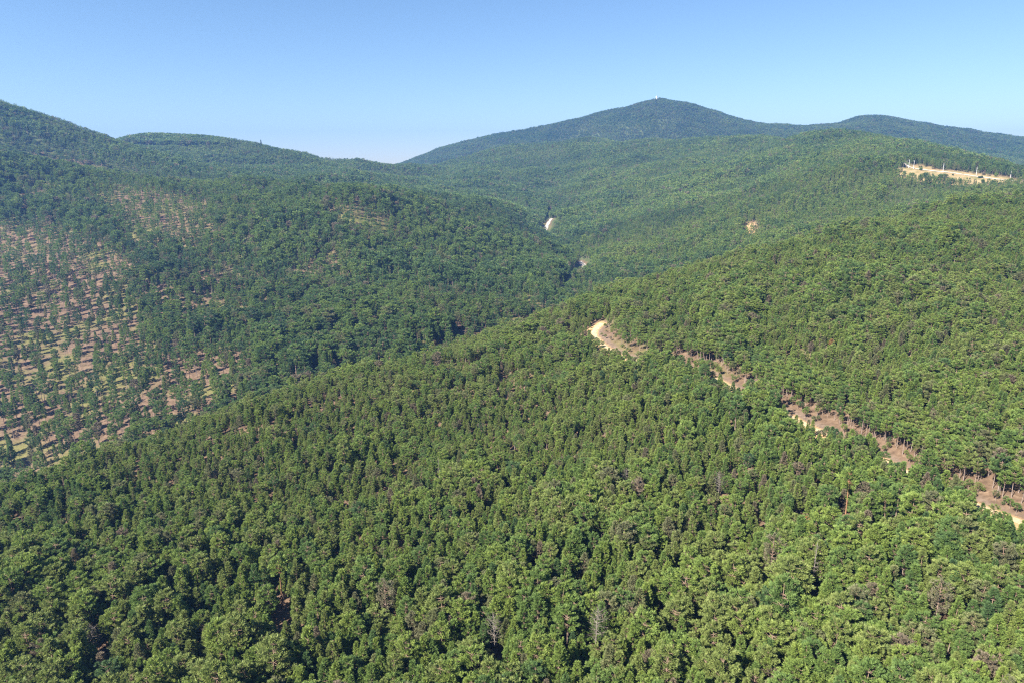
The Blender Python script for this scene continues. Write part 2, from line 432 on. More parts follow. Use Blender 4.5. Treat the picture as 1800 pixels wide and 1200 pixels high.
nt.links.new(ramp(nt, ntex(nt, tc, 4, 6, 0.7), [(0.3, (0.08, 0.065, 0.055)), (0.7, (0.23, 0.20, 0.17))]), b.inputs["Base Color"])

# ------------------------------------------------------------------ tree models
def tube(pts, rad, sides):
    """tapered tube along pts"""
    pts = np.asarray(pts, float); n = len(pts)
    V, F = [], []
    for i in range(n):
        d = pts[min(i + 1, n - 1)] - pts[max(i - 1, 0)]; d /= np.linalg.norm(d) + 1e-9
        a = np.cross(d, (0.31, 0.95, 0.11)); a /= np.linalg.norm(a) + 1e-9; bb = np.cross(d, a)
        for s_ in range(sides):
            t = 2 * math.pi * s_ / sides
            V.append(pts[i] + rad[i] * (math.cos(t) * a + math.sin(t) * bb))
    for i in range(n - 1):
        for s_ in range(sides):
            s2 = (s_ + 1) % sides
            F.append((i*sides+s_, i*sides+s2, (i+1)*sides+s2, (i+1)*sides+s_))
    return V, F

def blades(rng, cen, dirs, n, L, wd, spread):
    """n diamond-shaped needle sprays per centre"""
    k = len(cen)
    c_ = np.repeat(cen, n, 0); d = np.repeat(dirs, n, 0)
    r = rng.normal(size=(k * n, 3)); r /= np.linalg.norm(r, axis=1, keepdims=True)
    d = d + r * spread; d /= np.linalg.norm(d, axis=1, keepdims=True)
    face = np.repeat(dirs * np.array([0.9, 0.9, 0.5]) + np.array([0, 0, 0.75]), n, 0) + rng.normal(size=(k * n, 3)) * 0.45
    s_ = np.cross(d, face); s_ /= np.linalg.norm(s_, axis=1, keepdims=True)
    ln = L * rng.uniform(0.7, 1.25, (k * n, 1)); w_ = wd * rng.uniform(0.7, 1.25, (k * n, 1))
    c_ = c_ + r * L * 0.22
    v = np.stack([c_, c_ + d * ln * 0.5 + s_ * w_, c_ + d * ln, c_ + d * ln * 0.5 - s_ * w_], 1).reshape(-1, 3)
    f = np.arange(k * n * 4).reshape(-1, 4)
    return v, f

def crown_radius(shape, h):
    if shape == 'cone':   return np.clip((1 - h), 0, 1) ** 0.75 * np.clip(h / 0.12, 0.35, 1)
    if shape == 'round':  return np.sqrt(np.clip(1 - (2 * (h - 0.42) / 1.16) ** 2, 0, 1))
    if shape == 'flat':   return np.clip(0.35 + h * 0.85, 0, 1) * np.sqrt(np.clip(1 - h ** 4, 0, 1))
    if shape == 'narrow': return 0.62 * np.clip((1.02 - h), 0, 1) ** 0.6 * np.clip(h / 0.15, 0.4, 1)
    return np.clip((1 - h), 0, 1) ** 0.6

def pine(seed, H, R, base, shape, whorls, per, tufts, nb, L, wd, sides=6, gaps=0.12, wood=True, up=0.35, dead=False):
    rng = np.random.default_rng(seed)
    bend = rng.normal(size=2) * 0.35
    def axis(t): return np.array([bend[0] * t * t * (1 - .3 * t), bend[1] * t * t, H * t])
    tv, tf = tube([axis(t) for t in np.linspace(0, 0.98, 7)], [H * 0.0135 * (1 - 0.85 * t) + 0.02 for t in np.linspace(0, 1, 7)], sides)
    cen, dr, val = [], [], []
    lop = rng.uniform(0, 2 * math.pi); lopa = rng.uniform(0.05, 0.35)
    for wI in range(whorls):
        h = (wI + rng.uniform(-.3, .3)) / (whorls - 1)
        h = min(max(h, 0), 1); t = base + (1 - base) * h
        rad = R * float(crown_radius(shape, h)) + 0.15
        off = rng.uniform(0, 6.28)
        p = max(2, int(round(per * (0.55 + 0.6 * rad / R))))
        for k in range(p):
            if rng.random() < gaps: continue
            a = off + 2 * math.pi * k / p + rng.normal() * 0.25
            r = rad * rng.uniform(0.65, 1.15) * (1 + lopa * math.cos(a - lop))
            o = axis(t); out = np.array([math.cos(a), math.sin(a), 0])
            lift = up + 0.5 * h + rng.normal() * .08
            tip = o + out * r + np.array([0, 0, r * lift * 0.55])
            midp = o + out * r * 0.5 + np.array([0, 0, r * 0.12])
            if wood:
                bv, bf = tube([o, midp, tip], [0.05 + 0.012 * r, 0.035, 0.012], 3)
                nb0 = len(tv); tv += bv; tf += [tuple(x + nb0 for x in q_) for q_ in bf]
                if dead:
                    for _ in range(3):
                        q0 = o + (tip - o) * rng.uniform(.35, .8)
                        q1 = q0 + rng.normal(size=3) * 0.45 + out * 0.3
                        bv, bf = tube([q0, q1], [0.022, 0.008], 3); nb0 = len(tv); tv += bv; tf += [tuple(x + nb0 for x in q_) for q_ in bf]
            nt_ = max(1, int(round(tufts * (0.4 + 0.8 * r / R))))
            bval = rng.uniform(-.18, .18)
            for j in range(nt_):
                s_ = rng.uniform(0.35, 1.0) ** 0.7
                base_p = (o * (1 - s_) + tip * s_)
                side = np.array([-out[1], out[0], 0]) * rng.normal() * r * 0.20 * s_
                cen.append(base_p + side + rng.normal(size=3) * 0.08 + np.array([0, 0, 0.12]))
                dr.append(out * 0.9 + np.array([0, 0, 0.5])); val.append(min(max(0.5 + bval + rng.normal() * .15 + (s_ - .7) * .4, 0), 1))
    for j in range(max(2, tufts)):                      # leader
        cen.append(axis(1.0) + rng.normal(size=3) * 0.18 * R / 2.5 - np.array([0, 0, j * 0.12])); dr.append(np.array([0, 0, 1.0])); val.append(0.7)
    cen = np.array(cen); dr = np.array(dr); val = np.array(val)
    bv, bf = blades(rng, cen, dr, nb, L, wd, 0.72)
    return np.array(tv), np.array(tf), bv, bf, np.repeat(val, nb * 4)

def broad(seed, H, R, n, nb, L, wd, sides=5):
    rng = np.random.default_rng(seed)
    tv, tf = tube([(0, 0, 0), (rng.normal() * .2, rng.normal() * .2, H * 0.5), (rng.normal() * .4, rng.normal() * .4, H * .85)], [H * .02, H * .014, .03], sides)
    lobes = rng.normal(size=(9, 3)); lobes /= np.linalg.norm(lobes, axis=1, keepdims=True)
    lobes = lobes * np.array([R * .6, R * .6, H * .24]) + np.array([0, 0, H * .62])
    li = rng.integers(0, 9, n)
    d = rng.normal(size=(n, 3)); d /= np.linalg.norm(d, axis=1, keepdims=True)
    cen = lobes[li] + d * R * 0.48 * rng.uniform(.75, 1.1, (n, 1))
    bv, bf = blades(rng, cen, d * .6 + np.array([0, 0, .4]), nb, L, wd, 0.9)
    val = rng.uniform(.2, .8, n)
    return np.array(tv), np.array(tf), bv, bf, np.repeat(val, nb * 4)

def mesh_from(name, v, f, mat, val=None):
    m_ = bpy.data.meshes.new(name)
    fast_mesh(m_, v, f)
    if val is not None: add_attr(m_, "v", val)
    m_.materials.append(mat)
    return m_

def merged(name, parts, leafmat=None, woodmat=None):
    tv, tf, bv, bf, val = parts
    m_ = bpy.data.meshes.new(name)
    fast_mesh(m_, np.vstack([tv, bv]), np.vstack([tf, bf + len(tv)]))
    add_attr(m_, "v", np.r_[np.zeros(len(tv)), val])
    m_.materials.append(woodmat or M_bark); m_.materials.append(leafmat or M_needle)
    mi = np.r_[np.zeros(len(tf), dtype=np.int32), np.ones(len(bf), dtype=np.int32)]
    m_.polygons.foreach_set("material_index", mi)
    return m_

#        shape     H     R    base  whorls per gaps up
KINDS = [('cone',  13.0, 2.7, 0.22, 11, 7, 0.08, 0.42),
         ('round', 13.0, 2.8, 0.38,  8, 7, 0.12, 0.42),
         ('flat',  14.0, 3.1, 0.48,  7, 7, 0.16, 0.35),
         ('narrow',12.5, 2.9, 0.18, 12, 7, 0.08, 0.50),
         ('round', 14.5, 2.7, 0.50,  7, 7, 0.22, 0.32),
         ('cone',  11.0, 2.5, 0.12, 11, 7, 0.05, 0.50)]
SHAPEWORD = ["cone-shaped crown", "rounded crown", "broad flat-topped crown", "narrow pointed crown", "open layered crown on a bare trunk", "bushy low-branched crown"]
LIB = bpy.data.collections.new("tree library")     # not linked to the scene
lib = []
def to_lib(mesh):
    o = bpy.data.objects.new("tree_%03d" % len(lib), mesh); LIB.objects.link(o); lib.append(o); return len(lib) - 1
HI, MID, LOW = [], [], []
near_parts = []
for k, (sh, H, R_, base, wh, per, gp, up) in enumerate(KINDS):
    P = pine(100 + k, H, R_, base, sh, wh, per, 9, 14, 0.55, 0.068, 6, gp, True, up)
    near_parts.append(P); HI.append(to_lib(merged("pine", P)))
for k, (sh, H, R_, base, wh, per, gp, up) in enumerate(KINDS):
    MID.append(to_lib(merged("pine", pine(200 + k, H, R_, base, sh, max(7, int(wh * .6)), 5, 5, 6, 0.9, 0.17, 4, gp, False, up))))
for k, (sh, H, R_, base, wh, per, gp, up) in enumerate(KINDS):
    LOW.append(to_lib(merged("pine", pine(300 + k, H, R_, base, sh, 6, 5, 2, 3, 1.6, 0.45, 3, gp, False, up))))
BROAD = [to_lib(merged("broadleaf", broad(400 + k, 9 + k, 3.4 + .3 * k, 90, 2, 1.5, 0.5), M_leaf)) for k in range(3)]
print("lib quads", [len(o.data.polygons) for o in lib])

# ------------------------------------------------------------------ where trees stand
# line-of-sight test: highest canopy tangent met so far along each column
can_t = (ZZ + CANOPY * 0.8 * (1 - NOTREE)) / YY
run = np.maximum.accumulate(can_t, axis=0)
run = np.vstack([np.full((1, NU), -9.0), run[:-1]])
VIS = run                                                 # compare with (z+top)/y

def scatter(y0, y1, sp, umax=0.98):
    """jittered grid in world space, kept inside the fan seen from the camera"""
    xr = umax * y1
    nx = int(2 * xr / sp); ny = int((y1 - y0) / sp)
    gx, gy = np.meshgrid(np.arange(nx), np.arange(ny))
    x = (gx.ravel() + (gy.ravel() % 2) * 0.5) * sp - xr + RNG.uniform(-.42, .42, gx.size) * sp
    y = gy.ravel() * sp + y0 + RNG.uniform(-.42, .42, gx.size) * sp
    k = (np.abs(x / y) < umax)
    return x[k], y[k]

T_x, T_y, T_s, T_h, T_lod = [], [], [], [], []
BANDS = [(90, 260, 3.05, 0), (260, 700, 3.3, 0), (700, 1250, 4.8, 1), (1250, 2700, 4.9, 2), (2700, 3800, 5.4, 2)]
for y0, y1, sp, lod in BANDS:
    x, y = scatter(y0, y1, sp, 0.98 if y0 < 200 else 0.86)
    z = ground(x, y)
    hgt = 17.0
    vis = (z + hgt + 3) / y > sample(VIS, x, y) - 0.8 / y
    x, y, z = x[vis], y[vis], z[vis]
    op = sample(OPEN, x, y); no = sample(NOTREE.astype(float), x, y)
    keep = (RNG.random(len(x)) < np.where((y > 330) & (y < 1060), np.clip(1 - op * 2.6, 0, 1), (1 - op) ** 1.15)) & ((no < 0.5) | ((y < 500) & (sample(trk_d, x, y) > 3) & (RNG.random(len(x)) < 0.16)))
    # thinning where the stand is patchy
    patch = fbm(x / 30, y / 30, 90, 3)
    keep &= RNG.random(len(x)) < np.clip(1.35 - 0.9 * patch, 0.6, 1) * np.where((y > 330) & (x < 0.12 * y) & (y < 700) & (op < .25) & (y > np.interp(900 + 1200 * x / y, [0, 250, 500, 780, 950], [300, 355, 405, 485, 560])), 0.36, 1) * np.where((y > 330) & (op >= .25) & (y < 700), 1.0, 1) * np.where((y > 700) & (y < 1250) & (x < 0.12 * y), 0.8, 1)
    x, y, z, op = x[keep], y[keep], z[keep], op[keep]
    T_x.append(x); T_y.append(y); T_s.append(z); T_h.append(op); T_lod.append(np.full(len(x), lod))
x, y = scatter(330, 1060, 8.9, 0.86)                      # widely spaced old pines where the bank is open
z = ground(x, y); op = sample(OPEN, x, y)
k_ = (op > 0.08) & (sample(NOTREE.astype(float), x, y) < .3) & (sample(CLEAR, x, y) < .2) & ((z + 16) / y > sample(VIS, x, y)) & (RNG.random(len(x)) < np.clip(1.45 - 0.85 * op, 0, 1))
T_x.append(x[k_]); T_y.append(y[k_]); T_s.append(z[k_]); T_h.append(np.maximum(op[k_], 0.31)); T_lod.append(np.where(y[k_] < 700, 0, 1))
x, y = scatter(100, 640, 5.8, 0.86)                        # young pines filling the gaps of the near slope
z = ground(x, y); qx, qy, qd = project(x, y, z)
k_ = (y < np.interp(qx, [0, 250, 500, 780, 950, 1300, 1800], [262, 325, 365, 445, 515, 630, 690])) & (sample(NOTREE.astype(float), x, y) < .2) & (RNG.random(len(x)) < .8)
T_x.append(x[k_]); T_y.append(y[k_]); T_s.append(z[k_]); T_h.append(np.full(k_.sum(), -1.0)); T_lod.append(np.zeros(k_.sum(), int))
tx = np.concatenate(T_x); ty = np.concatenate(T_y); tz = np.concatenate(T_s); top_ = np.concatenate(T_h); tl = np.concatenate(T_lod)
n = len(tx); print("trees", n)
px, py, dep = project(tx, ty, tz)
stand = fbm(tx / 70 + 3, ty / 70, 41, 3)                 # age of the stand
stand2 = fbm(tx / 160 + 9, ty / 160, 61, 3)
size = 0.62 + 0.62 * np.clip((stand - .25) / .5, 0, 1) * RNG.uniform(0.75, 1.15, n)
size = np.where(RNG.random(n) < 0.08, size * 0.7, size)
crest_w = np.interp(px, [0, 250, 500, 780, 950, 1300, 1800], [288, 345, 395, 478, 555, 680, 720])
nearslope = ty < crest_w
young = np.clip((ty - 215) / 90, 0, 1) * np.clip((1250 - px) / 500, 0, 1) * 1.15
size = np.where(nearslope, (0.30 + 0.70 * size) * (0.75 + 0.36 * np.clip((fbm(tx / 24, ty / 24, 88, 3) - .3) / .4, 0, 1)) * np.where(RNG.random(n) < 0.03, 1.3, 1) * (0.87 + 0.12 * np.clip((px - 900) / 600, 0, 1)) * (1 - 0.22 * young), np.clip(size, 0.7, 1.3) * np.where((px > 1010) | (ty > 1100), 1.08, 1.3))
size = size * RNG.uniform(0.85, 1.15, n)
size = np.where((ty > 900) & (ty < 1010) & (px > 1550) & (px < 1800), size * 0.68, size)
ystand = np.maximum.reduce([blob(px, py, 140, 222, 230, 22, 12), blob(px, py, 150, 290, 260, 16, 12), blob(px, py, 400, 268, 120, 16, 8), blob(px, py, 620, 300, 130, 8, 8)]) * (ty > 900) * (px < 760)
size = np.where(ty > 1150, size * 0.84, size)
size = size * (1 - 0.35 * ystand)
size = np.where((ty > 1740) & (ty < 1900) & (px < 400), 1.35 - 0.45 * np.clip((px - 300) / 100, 0, 1), size)
size = np.where(top_ < 0, size * RNG.uniform(0.45, 0.72, n), size)
far_l = (top_ > 0.3)
size = np.where(top_ > 0.3, np.clip(size, 0.95, 1.3), size)
size = np.where(ty > 2700, size * 0.85, size)
size0 = size
width = size * RNG.uniform(0.85, 1.25, n) * (1 + 0.42 * ystand) * np.where((ty > 260) & (ty < 700), 1.02, 1.0)
width = width * np.where(nearslope, 0.94, np.where(ty < 1250, 0.92, 1.0))
width = np.where(ty > 2700, width * 1.5, width)
width = np.where((ty > 1150) & (ty < 2700), width * 1.1, width)
width = np.where(far_l, width * 0.86, width)
td0 = sample(trk_d, tx, ty)
shr = np.where((td0 < 0) & (td0 > -30), 1.12 - 0.42 * np.clip((td0 + 26) / 16, 0, 1) * np.clip(np.interp(px, VPX, VV) * 1.3 - 0.35 + 0.6 * (fbm(tx / 12, ty / 12, 99, 2) - .5), 0.0, 1), 1)
shr = np.where((td0 > 2.5) & (td0 < 8), 0.34, shr)
size = size * shr; width = width * (0.3 + 0.7 * shr)
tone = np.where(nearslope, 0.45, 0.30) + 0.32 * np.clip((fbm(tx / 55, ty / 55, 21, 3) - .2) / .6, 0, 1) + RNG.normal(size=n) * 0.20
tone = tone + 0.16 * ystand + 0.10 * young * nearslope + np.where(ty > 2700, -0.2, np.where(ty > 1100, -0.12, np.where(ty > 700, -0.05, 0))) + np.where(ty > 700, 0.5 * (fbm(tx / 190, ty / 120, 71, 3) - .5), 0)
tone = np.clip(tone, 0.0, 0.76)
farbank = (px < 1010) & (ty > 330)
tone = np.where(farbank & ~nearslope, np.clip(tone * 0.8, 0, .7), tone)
grey = RNG.random(n)
tone = np.where(grey < 0.085, 0.80 + 0.05 * RNG.random(n), tone)
tone = np.where(grey < 0.014, 0.90 + 0.02 * RNG.random(n), tone)
kind = np.where(size < 0.95, RNG.choice([0, 0, 5, 1, 3, 2, 0], n), RNG.choice([0, 0, 1, 1, 2, 4, 3, 5], n))
kind = np.where(farbank & (ty < 1200), RNG.choice([0, 1, 2, 4, 4, 3], n), kind)
td_ = sample(trk_d, tx, ty)
kind = np.where((td_ > 0) & (td_ < 26), 4, kind)
rotz = RNG.uniform(0, 2 * math.pi, n)
lean = RNG.normal(size=(n, 2)) * 0.035
isbroad = np.zeros(n, bool)
for cx, cy, rx, ry, y0 in ((20, 205, 50, 16, 1200), (1750, 275, 120, 22, 2600), (1100, 215, 60, 10, 2900), (900, 240, 120, 10, 2900), (1690, 318, 60, 5, 940), (1440, 290, 40, 10, 1000)):
    isbroad |= (blob(px, py, cx, cy, rx, ry) > RNG.random(n)) & (ty > y0)
isbroad &= RNG.random(n) < 0.75
lodarr = np.array([HI, MID, LOW])
idx = lodarr[tl, kind]
idx = np.where(isbroad, np.array(BROAD)[RNG.integers(0, 3, n)], idx)

# the 300 pines that show largest become things of their own
topx, topy, td = project(tx, ty, tz + 13 * size * 0.75)
score = size * 13 / td
inframe = (topx > 4) & (topx < 1796) & (topy > 4) & (topy < 1192) & (~isbroad) & (ty < 700)
score = np.where(inframe, score, -1)
own = np.argsort(-score)[:300]
is_own = np.zeros(n, bool); is_own[own] = True

# places of the special trees first, so that the wood leaves room for them
def stand_at(px_, cpy, h, y0=80.0):
    x, y = hit(px_, cpy, y0)
    for _ in range(6):
        _a, _b, dep_ = project(x, y, float(ground(x, y)))
        x, y = hit(px_, min(cpy + 0.8 * h * FPX / dep_, 1290), y0)
    return x, y
SPECIAL = []   # px, crown py, type, height factor, label
for a_ in [(1046,1078,'dead',1.25,"grey-brown dying pine, the broadest faded crown near the bottom right of centre"),
           (1352,952,'brown',1.2,"grey-brown thinning pine just left of the tall bare trunk"),
           (1424,965,'snag',1.3,"tall dead pine with a bare grey trunk showing above a dark gap"),
           (1098,830,'dead',0.9,"wispy grey dead treetop among green pines right of centre"),
           (1262,838,'dead',0.9,"small grey dead pine in the middle of the near slope below the track"),
           (680,1030,'brown',1.1,"reddish-brown withered pine left of centre in the foreground"),
           (773,812,'snag',1.0,"thin bare snag standing in a gap left of centre"),
           (1484,842,'red',1.35,"tall pine with a bare orange trunk and small top below the track"),
           (497,990,'red',1.2,"pine with two-toned reddish trunk in the left foreground"),
           (1223,1098,'rust',0.55,"small bright orange dead pine near the bottom edge"),
           (1414,912,'rust',0.5,"small rust-orange dead pine below the sandy track"),
           (1303,968,'rust',0.4,"tiny rusty dead treetop below the middle of the track"),
           (1460,600,'rust',0.5,"small rusty pine high on the right-hand slope"),
           (870,1085,'dead',1.1,"grey leafless pine in the middle foreground"),
           (170,1105,'dead',1.0,"grey leafless pine near the bottom left corner"),
           (1640,1030,'brown',1.1,"faded brown-green pine near the lower right edge")]:
    x_, y_ = stand_at(a_[0], a_[1], 13 * a_[3])
    SPECIAL.append((x_, y_) + a_[2:])
j_ = int(np.argmin(np.abs(U - ray(459, 255)[0] / ray(459, 255)[1])))
i_ = int(np.argmax(np.where((YY[:, j_] > 1300) & (YY[:, j_] < 2200), T[:, j_], -9)))
x_, y_ = float(XX[i_, j_]), float(YY[i_, j_])
SPECIAL.append((x_, y_, 'lone', 1.5, "lone narrow conifer standing proud of the left skyline"))
free = np.ones(n, bool)
for sp_ in SPECIAL:
    rr = 3.2 if sp_[2] != 'lone' else 9
    free &= ((tx - sp_[0]) ** 2 + (ty - sp_[1]) ** 2 > rr * rr)
    front = ((tx - sp_[0] * ty / sp_[1]) ** 2 < 9) & (ty < sp_[1]) & (ty > sp_[1] - 13)   # what stands close in front is lower
    if sp_[2] in ('snag', 'red'): free &= ~front
    size = np.where(front, size * 0.75, size)
arrs = [tx, ty, tz, top_, tl, px, py, dep, size, width, tone, kind, rotz, lean, isbroad, idx, topx, topy, is_own]
score = np.where(free, score, -1)
own = np.argsort(-score)[:300]
is_own[:] = False; is_own[own] = True
isbroad_sel = isbroad & free

# ------------------------------------------------------------------ forest masses (nobody could count them)
def forest(name, label, sel):
    m_ = bpy.data.meshes.new(name)
    k = int(sel.sum())
    m_.vertices.add(k)
    m_.vertices.foreach_set("co", np.stack([tx, ty, tz - 0.15], -1)[sel].astype(np.float32).ravel())
    def fa(nm, typ, vals, key="value"):
        a = m_.attributes.new(nm, typ, 'POINT'); a.data.foreach_set(key, np.ascontiguousarray(vals).ravel())
    fa("idx", 'INT', idx[sel].astype(np.int32))
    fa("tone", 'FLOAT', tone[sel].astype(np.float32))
    fa("rot", 'FLOAT_VECTOR', np.stack([lean[:, 0], lean[:, 1], rotz], -1)[sel].astype(np.float32), "vector")
    fa("siz", 'FLOAT_VECTOR', np.stack([width, width, size], -1)[sel].astype(np.float32), "vector")
    o = bpy.data.objects.new(name, m_); COL.objects.link(o)
    o["kind"] = "stuff"; o["label"] = label
    ng = bpy.data.node_groups.new(name, 'GeometryNodeTree')
    ng.interface.new_socket("Geometry", in_out='INPUT', socket_type='NodeSocketGeometry')
    ng.interface.new_socket("Geometry", in_out='OUTPUT', socket_type='NodeSocketGeometry')
    nn = ng.nodes; gi = nn.new("NodeGroupInput"); goo = nn.new("NodeGroupOutput")
    ci = nn.new("GeometryNodeCollectionInfo"); ci.inputs[0].default_value = LIB
    ci.inputs["Separate Children"].default_value = True; ci.inputs["Reset Children"].default_value = True
    mp = nn.new("GeometryNodeMeshToPoints")
    iop = nn.new("GeometryNodeInstanceOnPoints"); iop.inputs["Pick Instance"].default_value = True
    def na(nm, typ):
        a = nn.new("GeometryNodeInputNamedAttribute"); a.data_type = typ; a.inputs[0].default_value = nm
        return next(s for s in a.outputs if s.enabled and s.name == "Attribute")
    L_ = ng.links.new
    L_(gi.outputs[0], mp.inputs[0]); L_(mp.outputs[0], iop.inputs["Points"])
    L_(ci.outputs[0], iop.inputs["Instance"]); L_(na("idx", 'INT'), iop.inputs["Instance Index"])
    e2r = nn.new("FunctionNodeEulerToRotation"); L_(na("rot", 'FLOAT_VECTOR'), e2r.inputs[0]); L_(e2r.outputs[0], iop.inputs["Rotation"])
    L_(na("siz", 'FLOAT_VECTOR'), iop.inputs["Scale"])
    L_(iop.outputs[0], goo.inputs[0])
    md = o.modifiers.new("plant", 'NODES'); md.node_group = ng
    return o
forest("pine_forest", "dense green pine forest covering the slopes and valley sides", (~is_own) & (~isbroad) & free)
forest("broadleaf_woodland", "paler green broadleaf woodland in patches on the far ridges", isbroad_sel)

# ------------------------------------------------------------------ single pines
def tone_word(t):
    if t < 0.25: return "dark blue-green"
    if t < 0.42: return "deep green"
    if t < 0.58: return "mid green"
    if t < 0.78: return "yellow-green"
    if t < 0.88: return "grey-green"
    if t < 0.95: return "grey-brown"
    return "rust-orange"
def size_word(s_): return "small" if s_ < 0.75 else ("tall" if s_ > 1.02 else "medium")
crown_me = [mesh_from("crown", P[2], P[3], M_needle, P[4]) for P in near_parts]
trunk_me = [mesh_from("trunk", P[0], P[1], M_bark) for P in near_parts]
protos = {}
seen = set()
for i in own:
    k = int(kind[i])
    if k not in protos:
        root = bpy.data.objects.new("pine_tree", None)
        tr = bpy.data.objects.new("trunk", trunk_me[k]); cr = bpy.data.objects.new("crown", crown_me[k])
        protos[k] = (root, tr, cr)
    else:
        root, tr, cr = (o.copy() for o in protos[k])
    for o in (root, tr, cr): COL.objects.link(o)
    tr.parent = root; cr.parent = root
    root.empty_display_size = 0.5
    root.location = (tx[i], ty[i], tz[i] - 0.15); root.rotation_euler = (lean[i, 0], lean[i, 1], rotz[i]); root.scale = (width[i], width[i], size[i])
    cr["tone"] = float(tone[i]); tr["tone"] = float(tone[i])
    root["category"] = "pine tree"; root["group"] = "pines of the near slope"
    for dig in (0, 1):
        lb = "%s %s pine with %s, %s percent across and %s down" % (
            size_word(size[i]), tone_word(tone[i]), SHAPEWORD[k].replace(" on a bare trunk", ""), round(topx[i] / 18, dig) if dig else int(round(topx[i] / 18)), round(topy[i] / 12, dig) if dig else int(round(topy[i] / 12)))
        if dig: lb = lb.split(" ", 1)[1]
        if lb not in seen: break
    seen.add(lb); root["label"] = lb

def place(root, x, y, rz, sx, sz, dz=-0.15):
    root.location = (x, y, float(ground(x, y)) + dz); root.rotation_euler = (0, 0, rz); root.scale = (sx, sx, sz)
DEADP = [pine(500, 13, 2.3, 0.45, 'round', 10, 5, 2, 1, 0.4, 0.05, 6, 0.2, True, 0.5, True),
         pine(501, 13.5, 1.5, 0.35, 'narrow', 10, 4, 1, 1, 0.3, 0.04, 6, 0.35, True, 0.3, True),
         pine(502, 13, 2.4, 0.45, 'round', 10, 5, 5, 7, 0.55, 0.07, 6, 0.2, True, 0.4, True),
         pine(503, 13.5, 1.9, 0.68, 'round', 6, 5, 7, 10, 0.6, 0.08, 7, 0.2, True, 0.3, True)]
M_redbark, nt, b = new_mat("orange pine bark")
tc = N(nt, "ShaderNodeTexCoord").outputs["Object"]
nt.links.new(ramp(nt, ntex(nt, tc, 3, 6, 0.7), [(0.3, (0.13, 0.065, 0.035)), (0.7, (0.28, 0.15, 0.085))]), b.inputs["Base Color"])
for x_, y_, typ, hf, lab in SPECIAL:
    kd = {'dead': 0, 'snag': 1, 'brown': 2, 'red': 3, 'rust': 2, 'lone': None}[typ]
    root = bpy.data.objects.new({'dead': "dead_pine", 'snag': "dead_pine", 'rust': "dead_pine"}.get(typ, "pine_tree"), None); COL.objects.link(root)
    P = near_parts[3] if kd is None else DEADP[kd]
    tr = bpy.data.objects.new("trunk", mesh_from("trunk", P[0], P[1], M_dead if typ in ('dead', 'snag') else (M_redbark if typ in ('red', 'rust') else M_bark)))
    cr = bpy.data.objects.new("crown", mesh_from("crown", P[2], P[3], M_needle, P[4]))
    for o in (tr, cr): COL.objects.link(o); o.parent = root
    cr["tone"] = {'dead': 0.92, 'snag': 0.9, 'brown': 0.87, 'red': 0.6, 'rust': 1.0, 'lone': 0.1}[typ]
    place(root, x_, y_, random.uniform(0, 6), hf * (0.8 if typ == 'lone' else 0.95), hf)
    root["label"] = lab; root["category"] = "dead tree" if typ in ('dead', 'snag', 'rust') else "pine tree"

# bushes and small trees of the dry clearing
BP = [broad(600, 5.0, 2.4, 320, 3, 0.7, 0.2), broad(601, 3.2, 1.6, 240, 3, 0.6, 0.18)]
for bx_, by_, kb, sc_, tn, lab in [
    (1626,313,0,1.45,0.0,"dark round tree alone in the dry grass below the white road"),
    (1653,312,0,1.0,0.1,"small dark tree at the lower edge of the clearing, right of the round one"),
    (1661,313,0,1.1,0.2,"second small tree at the lower clearing edge, beside its taller twin"),
    (1675,309,1,0.8,0.1,"tiny dark bush hugging the lower side of the white road"),
    (1687,321,0,1.0,0.2,"bushy little tree in the grass at the lower middle of the clearing"),
    (1721,314,1,1.0,0.0,"left one of two small dark bushes in front of the white road"),
    (1725,313.5,1,1.1,0.0,"right one of two small dark bushes in front of the white road"),
    (1729,308,1,1.3,0.9,"brownish bush behind the white road near the right-hand pole"),
    (1750,311,0,1.2,0.6,"pale grey-green bush behind the right end of the white road"),
    (1618,300,0,1.0,0.5,"green bush beside the third pole at the left of the clearing"),
    (1590,306,0,0.9,0.2,"small bush on the eroded left end of the clearing"),
    (1600,309,0,0.8,0.3,"small bush on the orange soil between the poles and the wood"),
    (1728,322,0,1.1,0.3,"round bush at the lower right corner of the clearing")]:
    x_, y_ = hit(bx_, by_, 900)
    P = BP[kb]
    root = bpy.data.objects.new("bush", None); COL.objects.link(root)
    tr = bpy.data.objects.new("stem", mesh_from("stem", P[0], P[1], M_bark)); cr = bpy.data.objects.new("crown", mesh_from("crown", P[2], P[3], M_needle, P[4]))
    for o in (tr, cr): COL.objects.link(o); o.parent = root
    cr["tone"] = tn; place(root, x_, y_, random.uniform(0, 6), sc_, sc_)
    root["label"] = lab; root["category"] = "bush"; root["group"] = "bushes of the dry clearing"

# concrete power poles
M_conc, nt, b = new_mat("pale concrete")
pos = N(nt, "ShaderNodeTexCoord").outputs["Object"]
nt.links.new(ramp(nt, ntex(nt, pos, 2, 5, 0.6), [(0.3, (0.42, 0.43, 0.43)), (0.7, (0.62, 0.62, 0.60))]), b.inputs["Base Color"])
M_cer, nt, b = new_mat("glazed insulator"); b.inputs["Base Color"].default_value = (0.25, 0.16, 0.12, 1); b.inputs["Roughness"].default_value = 0.3
def boxm(cx, cy, cz, sx, sy, sz):
    v = np.array([(cx + i * sx / 2, cy + j * sy / 2, cz + k * sz / 2) for k in (-1, 1) for j in (-1, 1) for i in (-1, 1)])
    return v, np.array([[0, 2, 3, 1], [4, 5, 7, 6], [0, 1, 5, 4], [2, 6, 7, 3], [0, 4, 6, 2], [1, 3, 7, 5]])
def join(parts):
    V, F, o_ = [], [], 0
    for v, f in parts:
        V.append(np.asarray(v)); F.append(np.asarray(f) + o_); o_ += len(v)
    return np.vstack(V), np.vstack(F)
PH_ = 13.0
